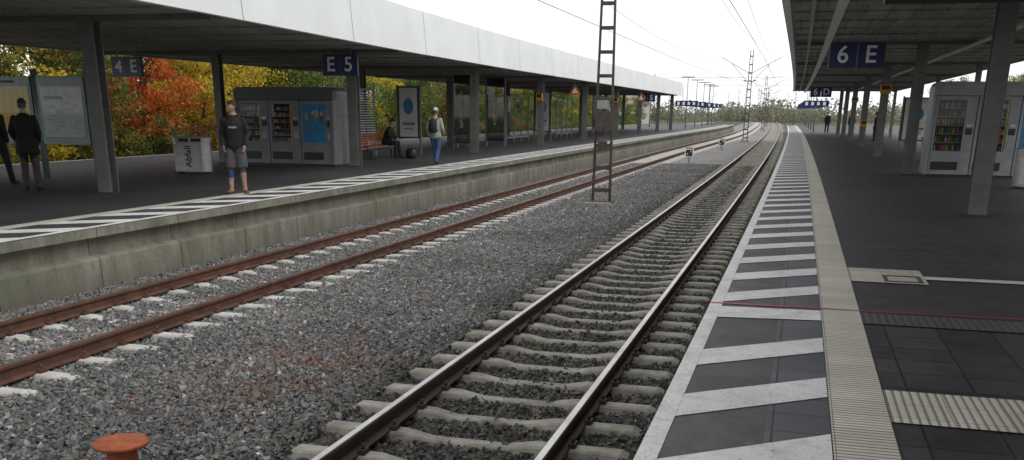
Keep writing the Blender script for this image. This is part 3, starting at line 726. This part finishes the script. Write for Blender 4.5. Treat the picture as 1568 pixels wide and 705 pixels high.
    for pi,p in enumerate(polys):
        out.f.append(p); mi_=idx[bi[pi]]
        c=cen[pi]
        if printed and c[1]>.05 and abs(c[0])<.085 and 1.27<c[2]<1.305 and int(c[0]*90)%2==0: mi_=wi
        out.m.append(mi_); out.sm.append(True)
    HX=Matrix.Translation(hd)@Euler((headpitch,0,headyaw)).to_matrix().to_4x4()
    nu,nv=36,26; vs=[];fs=[]
    for j in range(nv+1):
        ph=math.pi*j/nv
        for i in range(nu):
            th=2*math.pi*i/nu; x,y,z=math.sin(ph)*math.cos(th),math.sin(ph)*math.sin(th),math.cos(ph)
            u=max(0,-z); X=x*.076*(1-.38*u**1.6); Y=y*.096*(1-.18*u); Z=z*.118
            if y>0: Y=min(Y,.088)+.006*u
            if y>0.2:
                Y+=.026*math.exp(-((X/.012)**2+((Z+.018)/.020)**2))+.010*math.exp(-((X/.010)**2+((Z-.012)/.03)**2))
                for ex_ in (-.032,.032): Y-=.012*math.exp(-(((X-ex_)/.016)**2+((Z-.012)/.012)**2))
                Y+=.006*math.exp(-((X/.04)**2+((Z-.035)/.010)**2))+.006*math.exp(-((X/.02)**2+((Z+.09)/.016)**2))
            vs.append((X,Y,Z))
    for j in range(nv):
        for i in range(nu): fs.append((j*nu+i,(j+1)*nu+i,(j+1)*nu+(i+1)%nu,j*nu+(i+1)%nu))
    out.add(vs,fs,mk,True,HX)
    for sx in (-1,1):
        out.ell((sx*.032,.078,.010),(.0125,.0095,.008),mw,HX,10,7); out.ell((sx*.032,.087,.010),(.005,.003,.005),md,HX,8,5)
        out.ell((sx*.032,.086,.030),(.019,.005,.0035),mh,HX,8,5)
        out.ell((sx*.077,-.005,-.005),(.010,.020,.031),mk,HX,10,8)
    out.ell((0,.087,-.058),(.024,.006,.004),mlip,HX,10,5); out.ell((0,.086,-.066),(.019,.006,.004),mlip,HX,10,5)
    hs=[];hf=[]
    for (X,Y,Z) in vs:
        n_=mnoise.noise(Vector((X,Y,Z))*60)*.004; hs.append((X*(1.10)+n_,Y*1.08-.004+n_,Z*1.07+.003+(.006 if Z>0 else 0)+n_))
    for q in fs:
        c=Vector((0,0,0))
        for a in q: c+=Vector(vs[a])/4
        line=.045 if c.y>.03 else (.0+ .9*c.y if c.y>-.02 else -.055)
        if c.z>line: hf.append(q)
    out.add(hs,hf,mh,True,HX)
    if style=='cap':
        cv=[];cf=[]
        for (X,Y,Z) in vs: cv.append((X*1.17,Y*1.15-.003,Z*1.13+.006))
        for q in fs:
            c=sum((Vector(vs[a]) for a in q),Vector())/4
            if c.z>.025: cf.append(q)
        out.add(cv,cf,mc,True,HX)
        pv=[(math.sin(a)*.078,.075+.07*math.cos(a)**.7 if abs(math.cos(a))>1e-6 else .075,.046-.012*math.cos(a)) for a in [R(-85+17*k_) for k_ in range(11)]]
        out.add(pv+[(p[0],p[1],p[2]+.008) for p in pv],[tuple(range(11)),tuple(range(11,22))[::-1]]+[(k_,k_+1,k_+12,k_+11) for k_ in range(10)],mc,False,HX)
    for sd in 'LR':
        el,wr=D['el'+sd],D['wr'+sd]; d=(wr-el).normalized(); inn=(side if sd=='L' else -side); nrm=(inn-d*inn.dot(d)).normalized(); fw=d.cross(nrm)
        if fw.y<0: fw=-fw
        def hp(a,b,c): return wr+d*a+fw*b+nrm*c
        out.loft([hp(-.01,0,0),hp(.03,0,0),hp(.07,0,.002),hp(.098,0,.006)],[(.024,.019),(.034,.016),(.042,.015),(.040,.012)],mk,side=fw,n=12)
        for q,(o_,ln) in enumerate(((.031,.068),(.011,.078),(-.010,.073),(-.030,.056))):
            out.loft([hp(.085,o_,.004),hp(.095+ln*.4,o_*1.03,.012),hp(.095+ln*.72,o_*1.0,.028),hp(.095+ln*.85,o_*.97,.046)],[.0095,.009,.0082,.006],mk,n=8)
        out.loft([hp(.022,.026,.004),hp(.05,.048,.014),hp(.078,.054,.024),hp(.098,.05,.032)],[.013,.0115,.0095,.007],mk,n=8)
    if backpack:
        mbp=mat('backpack_'+k,backpack,None,14,.8,0,.3); c=D['neck']-axn*.27
        out.loft([c+Vector((0,-.20,-.22)),c+Vector((0,-.21,-.18)),c+Vector((0,-.22,0)),c+Vector((0,-.20,.17)),c+Vector((0,-.18,.22))],[(.10,.05),(.15,.08),(.155,.09),(.135,.07),(.08,.03)],mbp,side=(1,0,0),n=16)
        for sx in (-1,1): out.loft([c+Vector((sx*.10,-.13,.18)),c+Vector((sx*.11,.0,.265)),c+Vector((sx*.11,.125,.12)),c+Vector((sx*.13,.06,-.10)),c+Vector((sx*.13,-.13,-.16))],[(.028,.008)]*5,mbp,n=8)
    o=out.obj(name,loc,heading); o.scale=(scale,)*3
    return o
human('man_in_hoodie',(-10.86,17.95,0),R(203),top=(.012,.012,.014),pants=(.085,.085,.085),shoe=(.20,.09,.055),short=True,brace='R',hood=True,headyaw=R(-52),hair=(.02,.013,.009),printed=True,scale=1.0,fat=.006,skin=(.40,.25,.18),
  J=dict(elL=(-.25,-.05,1.15),elR=(.25,-.05,1.15),wrL=(-.215,.09,.94),wrR=(.215,.09,.94),toL=(-.21,.14,.035),toR=(.20,.14,.035),knL=(-.12,.02,.50),anL=(-.14,-.01,.085),anR=(.12,.03,.085)))
human('elderly_man',(-15.1,17.1,0),R(25),top=(.010,.010,.011),pants=(.07,.065,.055),shoe=(.02,.018,.016),coat=.2,style='cap',hair=(.12,.115,.11),capcol=(.03,.03,.03),fat=.03,scale=1.0,J=dict(elL=(-.27,-.05,1.15),elR=(.27,-.05,1.15),wrL=(-.20,.08,.95),wrR=(.20,.08,.95)))
human('waiting_person',(-16.98,18.3,0),R(20),top=(.012,.012,.016),pants=(.010,.011,.016),hair=(.05,.03,.02),J=dict(knR=(.16,.06,.5),anR=(.24,.0,.085),toR=(.32,.15,.035)))
human('man_with_backpack',(-11.13,30.3,0),R(-6),top=(.42,.41,.38),pants=(.05,.10,.20),shoe=(.05,.05,.05),style='cap',capcol=(.6,.6,.6),hair=(.1,.08,.06),backpack=(.02,.024,.032),fat=.012,scale=.96,headpitch=R(-6),
  J=dict(knL=(-.10,.10,.51),anL=(-.10,.20,.085),toL=(-.12,.37,.05),knR=(.10,-.02,.50),anR=(.10,-.22,.12),toR=(.11,-.06,.035),elL=(-.25,-.09,1.16),elR=(.26,-.02,1.15),wrL=(-.24,-.02,.93),wrR=(.22,.17,1.02)))
SJ=dict(pel=(0,0,.55),neck=(0,.20,1.06),shL=(-.17,.18,.99),shR=(.17,.18,.99),elL=(-.22,.22,.74),elR=(.22,.22,.74),wrL=(-.12,.42,.66),wrR=(.12,.42,.66),hiL=(-.10,.02,.53),hiR=(.10,.02,.53),knL=(-.13,.44,.53),knR=(.13,.44,.53),anL=(-.13,.46,.10),anR=(.13,.40,.10),toL=(-.14,.63,.04),toR=(.14,.57,.04),head=(0,.27,1.22))
human('seated_person',(-14.15,33.4,0),R(-90),J=SJ,top=(.014,.014,.016),pants=(.015,.015,.018),hair=(.03,.02,.015),headpitch=R(-22),fat=.02,coat=.0)
mb=MB(); mb.loft([(0,0,.0),(0,0,.05),(0,0,.28),(0,0,.36)],[(.16,.10),(.2,.13),(.19,.12),(.10,.05)],'black',n=14); mb.loft([(-.1,0,.33),(-.08,0,.45),(.08,0,.45),(.1,0,.33)],[.012]*4,'black',n=6); mb.obj('travel_bag',(-13.25,33.5,0))
human('waiting_person',(3.7,84,0),R(160),top=(.02,.02,.025),pants=(.03,.03,.05)); human('waiting_person',(4.6,70,0),R(70),top=(.03,.03,.03),pants=(.02,.02,.03)); human('waiting_person',(2.2,98,0),R(180),top=(.05,.03,.03),pants=(.02,.02,.04))

# ------------------------------------------------------------------ masts & wires
def mast(x,y,h,wb=.25,wt=.14,z0=-.9,arms=(),name='catenary_mast',foundation=True,step=.62):
    e=empty(name,(x,y,z0)); mb=MB()
    for sx in (-1,1):
        mb.loft([(sx*wb,0,.1),(sx*wt,0,h)],[(.04,.075),(.032,.06)],'mast',n=4,smooth=False)
    z=.35
    while z<h-.2:
        w=wb+(wt-wb)*z/h
        for yy in (-.07,.062): mb.box((-w,yy,z),(w,yy+.008,z+.09),'mast')
        z+=step
    mb.box((-wb-.12,-.2,.06),(wb+.12,.2,.1),'mast')
    mb.obj('lattice',parent=e)
    if foundation:
        mb=MB(); mb.loft([(0,0,-.2),(0,0,.05),(0,0,.08)],[(.66,.54),(.62,.5),(.54,.44)],'conc',n=4,side=(1,1,0),smooth=False); mb.obj('foundation',parent=e)
    mb=MB()
    for dx in arms:
        mb.cyl((0,0,5.9),(dx,0,7.35),.022,'mast',n=6); mb.cyl((0,0,5.0),(dx*.62,0,6.75),.02,'mast',n=6); mb.cyl((0,0,5.25),(dx*1.05,0,5.7),.014,'galv',n=6); mb.cyl((dx*.12,0,5.3),(dx*.2,0,5.34),.05,'brick',n=8)
    if arms: mb.obj('cantilevers',parent=e)
    return e
def mid(y): return (nearC(y)+leftC(y))/2
e=mast(-5.4,28.5,9.2,.25,.14,arms=())
mb=MB(); mb.box((-.22,-.24,2.05),(.22,-.09,2.55),'mast'); mb.box((-.17,-.246,2.62),(.17,-.215,2.85),'galv'); mb.box((-.13,-.2,1.5),(.13,-.09,1.75),'mast'); mb.obj('switch_box',parent=e)
for y in (96,158,220,285,350): mast(mid(y)+.2,y,7.9,.2,.12,arms=(-2.7,2.7) if y<300 else (),step=.7)
for (x,y,h) in ((-25,88,8.),(-25.5,128,8.4),(-24,170,8.6),(-30,215,9),(-22,250,9),(12,120,8.2),(13,165,8.6),(16,215,9),(10,260,9),(-12,300,9),(2,330,9),(-20,330,9.5),(-34,300,9.5),(-6,400,10),(-28,400,10),(-2,240,8.5),(-14,260,8.5),(-44,360,10),(-16,380,11),(8,420,11)):
    mast(x,y,h,.16,.10,arms=(-2.6,) if x>0 else (2.6,),foundation=False,step=.9)
e=empty('overhead_wires'); mb=MB()
def wirerun(f,pts,specs):
    for a,b in zip(pts,pts[1:]):
        for zt,sag,r,off in specs:
            P_=[]
            for k in range(9):
                t=k/8; y=a+(b-a)*t; P_.append((f(y)+off,y,zt-sag*4*t*(1-t)))
            mb.loft(P_,[r]*9,'wire',n=5)
for f in (nearC,leftC):
    wirerun(f,[-5,28.5,96,158,220,285,350],((4.75,.0,.011,0),(6.1,.7,.008,0)))
wirerun(mid,[-5,28.5,96,158,220,285,350],((7.6,.9,.010,.9),))
wirerun(lambda y:-24.5,[60,88,128,170,215,250,330],((7.0,.6,.014,0),(5.2,0,.014,0)))
wirerun(lambda y:11.5,[90,120,165,215,260,330],((7.0,.6,.014,0),(5.2,0,.014,0)))
for (y,z) in ((158,6.6),(220,7.),(285,7.4)): mb.cyl((-25,y,z),(12,y,z+.2),.02,'wire',n=5)
mb.obj('wires',parent=e)

def dwarf(x,y):
    mb=MB(); z=-.9
    mb.box((-.05,-.04,0),(.05,.04,.32),'galv'); mb.box((-.22,-.06,.32),(.22,.06,.72),'white'); mb.box((-.17,-.066,.36),(.17,-.0605,.68),'black')
    mb.cyl((-.08,-.07,.46),(-.08,-.068,.46),.035,'white',n=10); mb.cyl((.08,-.07,.58),(.08,-.068,.58),.035,'white',n=10); mb.box((-.2,-.2,-.1),(.2,.2,.02),'conc'); mb.box((-.18,-.05,.72),(.18,.05,.80),'galv'); mb.obj('dwarf_signal',(x,y,z))
dwarf(-5.6,54); dwarf(-5.4,74)
mb=MB(); mb.loft([(0,0,-.32),(0,0,-.03)],[.105,.105],'rust_flat',n=28); mb.loft([(0,0,-.04),(0,0,-.02),(0,0,0),(0,0,.008)],[.11,.185,.192,.182],'rust_flat',n=36); mb.loft([(0,0,-.36),(0,0,-.3)],[.15,.14],'rust_flat',n=24); mb.obj('rusty_post_cap',(-4.42,5.5,-.6))

def lamp(x,y,h=5.2,sgn=True,name='platform_lamp'):
    e=empty(name,(x,y,0)); mb=MB(); mb.cyl((0,0,0),(0,0,h),.06,'galv',r1=.04,n=8); mb.box((-.7,-.12,h),(.7,.12,h+.1),'galv'); mb.obj('post',parent=e)
    if sgn:
        mb=MB(); mb.box((-1.2,-.06,2.3),(1.2,-.0+.06,2.85),'blue'); 
        for k in range(4): mb.box((-1.0+k*.55,-.066,2.42),(-.75+k*.55,-.0605,2.73),'white')
        mb.obj('sign_panel',parent=e)
    return e
for y in (112,122,132,142,150): lamp(LE(y)-3.2,y); 
for y in (104,116,128,140,150): lamp(RE(y)+2.4,y)
for y in (118,136): lamp(LE(y)-8,y,sgn=False)

# ------------------------------------------------------------------ house
def house(name,x,y,w,d,h,rh,rot,wall):
    e=empty(name,(x,y,-1)); e.rotation_euler=(0,0,rot); mb=MB(); mb.box((0,0,0),(w,d,h),wall); mb.add([(0,0,h),(w,0,h),(w/2,0,h+rh),(0,d,h),(w,d,h),(w/2,d,h+rh)],[(0,1,2),(5,4,3)],wall); mb.obj('walls',parent=e)
    mb=MB(); o=.35
    for s_,a in ((1,0),(-1,w)):
        mb.add([(a-s_*o,-o,h-o*rh/(w/2)),(a-s_*o,d+o,h-o*rh/(w/2)),(w/2,d+o,h+rh+.02),(w/2,-o,h+rh+.02),(a-s_*o,-o,h-o*rh/(w/2)+.15),(a-s_*o,d+o,h-o*rh/(w/2)+.15),(w/2,d+o,h+rh+.17),(w/2,-o,h+rh+.17)],[(0,1,2,3),(4,5,6,7),(0,1,5,4),(0,3,7,4),(1,2,6,5)],'roof_tile')
    mb.box((w*.6,d*.4,h+rh*.5),(w*.6+.6,d*.4+.6,h+rh+.9),'brick'); mb.obj('roof',parent=e)
    mb=MB()
    for fl in range(int(h//2.6)):
        for k in range(int(w//2.4)):
            xx=1+k*2.3; zz=1+fl*2.7; mb.box((xx-.06,-.05,zz-.06),(xx+1.06,-.02,zz+1.36),'render_w'); mb.box((xx,-.07,zz),(xx+1,-.052,zz+1.3),'window')
        for k in range(int(d//2.6)):
            yy=1+k*2.5; zz=1+fl*2.7; mb.box((w+.02,yy,zz),(w+.05,yy+1,zz+1.3),'window')
    mb.obj('windows',parent=e)
house('rendered_house',-40,215,9,9,4.2,3.0,R(12),'render_w')

# ------------------------------------------------------------------ trees
def tree_mesh(seed,h,cr,leaf,nleaf,base=.2,bushy=False,lsize=.16):
    r=np.random.default_rng(seed); rd=random.Random(seed); mb=MB(); ends=[]
    if not bushy:
        tp=[Vector((0,0,-.2))]; 
        for k in range(1,6): tp.append(Vector((rd.uniform(-.12,.12)*k,rd.uniform(-.12,.12)*k,h*.85*k/5)))
        mb.loft(tp,[.13*h/7*(1-.17*k) for k in range(6)],'bark',n=8)
        for k in range(11):
            t=base+(.95-base)*k/10; i=min(4,int(t*5*.999)); p=tp[i].lerp(tp[i+1],t*5-i)
            a=k*2.4+rd.uniform(-.4,.4); ln=cr*(1.05-abs(t-.5)*.9)*rd.uniform(.75,1.15); d=Vector((math.cos(a),math.sin(a),rd.uniform(.25,.8))); q=p+d*ln*.5+Vector((0,0,.1)); e_=p+d*ln
            mb.loft([p,q,e_],[.045*h/7,.028*h/7,.01],'bark',n=6); ends+=[(q,.5),(e_,.6),(p.lerp(q,.6),.4)]
            for j in range(3):
                d2=Vector((rd.uniform(-1,1),rd.uniform(-1,1),rd.uniform(-.2,.8))).normalized(); s0=q.lerp(e_,rd.random()); s1=s0+d2*ln*.4; mb.loft([s0,s1],[.015,.006],'bark',n=5); ends.append((s1,.45))
        ends.append((tp[-1],.6))
    else:
        for k in range(9):
            a=rd.uniform(0,6.28); rr=rd.uniform(.1,1)*cr*.6; e_=Vector((math.cos(a)*rr,math.sin(a)*rr,h*rd.uniform(.35,.9))); mb.loft([(0,0,-.1),e_*.5+Vector((0,0,.1)),e_],[.03,.02,.008],'bark',n=5)
        for k in range(34):
            a=rd.uniform(0,6.28); rr=math.sqrt(rd.random())*cr; ends.append((Vector((math.cos(a)*rr,math.sin(a)*rr,rd.uniform(.15,.95)*h*(1-.45*(rr/cr)**2))),.38))
    per=nleaf//len(ends); V=[];n=0
    for c,sg in ends:
        sg=sg*cr/2.2; kk=int(per*rd.uniform(.6,1.4)); cc=np.array(c)
        pts=cc+r.normal(0,1,(kk,3))*sg*np.array([.55,.55,.42])
        for p in pts:
            if p[2]<.02: continue
            a=r.normal(0,1,3); a/=np.linalg.norm(a); b=np.cross(a,r.normal(0,1,3)); b/=np.linalg.norm(b)+1e-9; s=lsize*r.uniform(.6,1.35)
            V+= [p-a*s*.5,p+b*s*.32,p+a*s*.5,p-b*s*.32]; n+=1
    F=[(4*i,4*i+1,4*i+2,4*i+3) for i in range(n)]
    mb.add([tuple(v) for v in V],F,LEAF[leaf])
    me=bpy.data.meshes.new('tree'); me.from_pydata(mb.v,[],mb.f); 
    for m_ in mb.mats: me.materials.append(m_)
    me.polygons.foreach_set('material_index',mb.m); me.update(); return me
TM={}
for i,(lf) in enumerate(['orange','yellow','green','olive','green','yellow','orange']): TM[(lf,i)]=tree_mesh(20+i,6.8,2.4,lf,8500)
BM_={lf:tree_mesh(60+i,2.8,2.0,lf,4500,bushy=True,lsize=.14) for i,lf in enumerate(['green','olive','brown','orange','yellow'])}
def put(me,name,x,y,z,s,rz):
    o=bpy.data.objects.new(name,me); COL.objects.link(o); o.location=(x,y,z); o.scale=(s,s,s*random.uniform(.92,1.08)); o.rotation_euler=(0,0,rz); return o
T=lambda lf:random.choice([m_ for (l,i),m_ in TM.items() if l==lf])
spec=[('green',-27.5,25),('olive',-28,28.5),('yellow',-28.5,31),('green',-27.4,33.2),('orange',-28,35.8),('orange',-27.2,38),('orange',-28.5,40.4),('olive',-29.8,37.5),('yellow',-28,43),('yellow',-27.5,46),('yellow',-29,48.5),('green',-28,50.5),('green',-27.5,53.5),('olive',-29,56.5),('green',-28,60),('yellow',-28.5,64),('green',-27.5,68),('green',-28.5,72.5),('olive',-28,77),('green',-28.5,82),('green',-28,88),('yellow',-29,94),('green',-28,101),('olive',-28.5,108),('green',-28,116),('green',-29,125),('olive',-28,134),('green',-28.5,144),('green',-28,155),('olive',-28,167),('green',-28.5,180)]
for lf,x,y in spec: put(T(lf),'autumn_tree' if lf in('orange','yellow') else 'broadleaf_tree',x+random.uniform(-.5,.5),y,-.95,random.uniform(.85,1.02)*(1. if y<60 else .85),random.uniform(0,6.28))
for k in range(34):
    y=26+k*4.6; lf=random.choice(['green','green','olive','yellow']) if y>54 else random.choice(['orange','yellow','yellow','green','olive']); put(T(lf),'autumn_tree' if lf in('orange','yellow') else 'broadleaf_tree',-34+random.uniform(-2,2),y,-.9,random.uniform(.95,1.15)*(1 if y<60 else .82),random.uniform(0,6.28))
# taller trees whose tops show over the roof
for x,y,s in ((-38,57,1.55),(-37,62,1.6),(-40,67,1.5),(-39,52,1.45)): put(T(random.choice(['green','olive'])),'broadleaf_tree',x,y,-.9,s,x)
shr=empty('shrubs')
for k in range(60):
    y=22+k*2.5
    if y<35: ch=['green','olive','olive','yellow']
    elif y<42: ch=['orange','brown','orange','green']
    elif y<50: ch=['brown','yellow','olive','green']
    else: ch=['green','olive','green','brown']
    o=put(BM_[random.choice(ch)],'bush',-26.4+random.uniform(-1.2,.5),y,-.95,random.uniform(.7,1.1)*(1 if y<70 else .8),random.uniform(0,6.28)); o.parent=shr
for k in range(36):
    y=24+k*3.6; lf=random.choice(['green','olive','yellow'] if y>42 else ['olive','orange','yellow']); o=put(BM_[lf],'bush',-31+random.uniform(-1.2,1.5),y,-.9,random.uniform(1.1,1.5),random.uniform(0,6.28)); o.parent=shr
for (x,y,s) in ((24,95,1.1),(27,110,1.2),(22,125,1.0),(26,140,1.2),(20,160,1.1),(30,90,1.1),(34,120,1.2),(24,75,1.)): put(T(random.choice(['green','olive','yellow'])),'broadleaf_tree',x,y,-.95,s,x)
r=np.random.default_rng(5); V=[]
def clump(cx,cy,cr,h):
    for k in range(300):
        a=r.uniform(0,6.28); rr=cr*math.sqrt(r.random()); z=h*(1-(rr/cr)**2*.6)*r.uniform(.05,1)
        p=np.array([cx+rr*math.cos(a),cy+rr*math.sin(a),-1+z]); u=r.normal(0,1,3);u/=np.linalg.norm(u); w=np.cross(u,r.normal(0,1,3)); w/=np.linalg.norm(w); s=r.uniform(.5,1.1)
        V.extend([p-u*s*.5,p+w*s*.4,p+u*s*.5,p-w*s*.4])
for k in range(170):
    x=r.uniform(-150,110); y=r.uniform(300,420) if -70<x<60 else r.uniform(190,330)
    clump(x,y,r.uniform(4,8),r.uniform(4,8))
me=bpy.data.meshes.new('distant_trees'); me.from_pydata([tuple(v) for v in V],[],[(4*i,4*i+1,4*i+2,4*i+3) for i in range(len(V)//4)]); me.materials.append(LEAF['far_hazed']); me.update(); o=bpy.data.objects.new('distant_trees',me); COL.objects.link(o)

# ------------------------------------------------------------------ world, sun
w=bpy.data.worlds.new('World'); scene.world=w; w.use_nodes=True; nt=w.node_tree; bg=nt.nodes['Background']
sky=N(nt,'ShaderNodeTexSky',sky_type='NISHITA'); sky.sun_disc=False; sky.sun_elevation=R(48); sky.sun_rotation=R(110); sky.air_density=1; sky.dust_density=3
tc=N(nt,'ShaderNodeTexCoord'); nz=noise(nt,tc.outputs['Generated'],2.2,6,.6)
cloud=ramp(nt,nz,[(.3,(10.6,10.8,11.1)),(.7,(12.2,12.3,12.4))])
cl=mix(nt,.92,sky.outputs[0],cloud); nt.links.new(cl,bg.inputs[0]); bg.inputs[1].default_value=.108
sl=bpy.data.lights.new('sun','SUN'); sl.energy=1.0; sl.angle=R(30); sl.color=(1,.98,.95); so=bpy.data.objects.new('sun',sl); COL.objects.link(so)
az=R(110); dirv=Vector((math.sin(az)*math.cos(R(48)),math.cos(az)*math.cos(R(48)),math.sin(R(48))))
so.rotation_euler=dirv.to_track_quat('Z','Y').to_euler()

# ------------------------------------------------------------------ camera
cam=bpy.data.cameras.new('camera'); co_=bpy.data.objects.new('camera',cam); COL.objects.link(co_); scene.camera=co_
cam.sensor_width=36; cam.lens=1487/1568*36; cam.shift_y=(668-352.5)/1568; cam.clip_end=4000; cam.clip_start=.05
Mx=Matrix(((0.96175,-0.09555,0.25673),(0.27377,0.30312,-0.91278),(0.0094,0.94815,0.31769))).to_4x4()
co_.matrix_world=Matrix.Translation((0,0,1.65))@Mx
scene.view_settings.view_transform='Standard'; scene.view_settings.look='None'; scene.view_settings.exposure=0
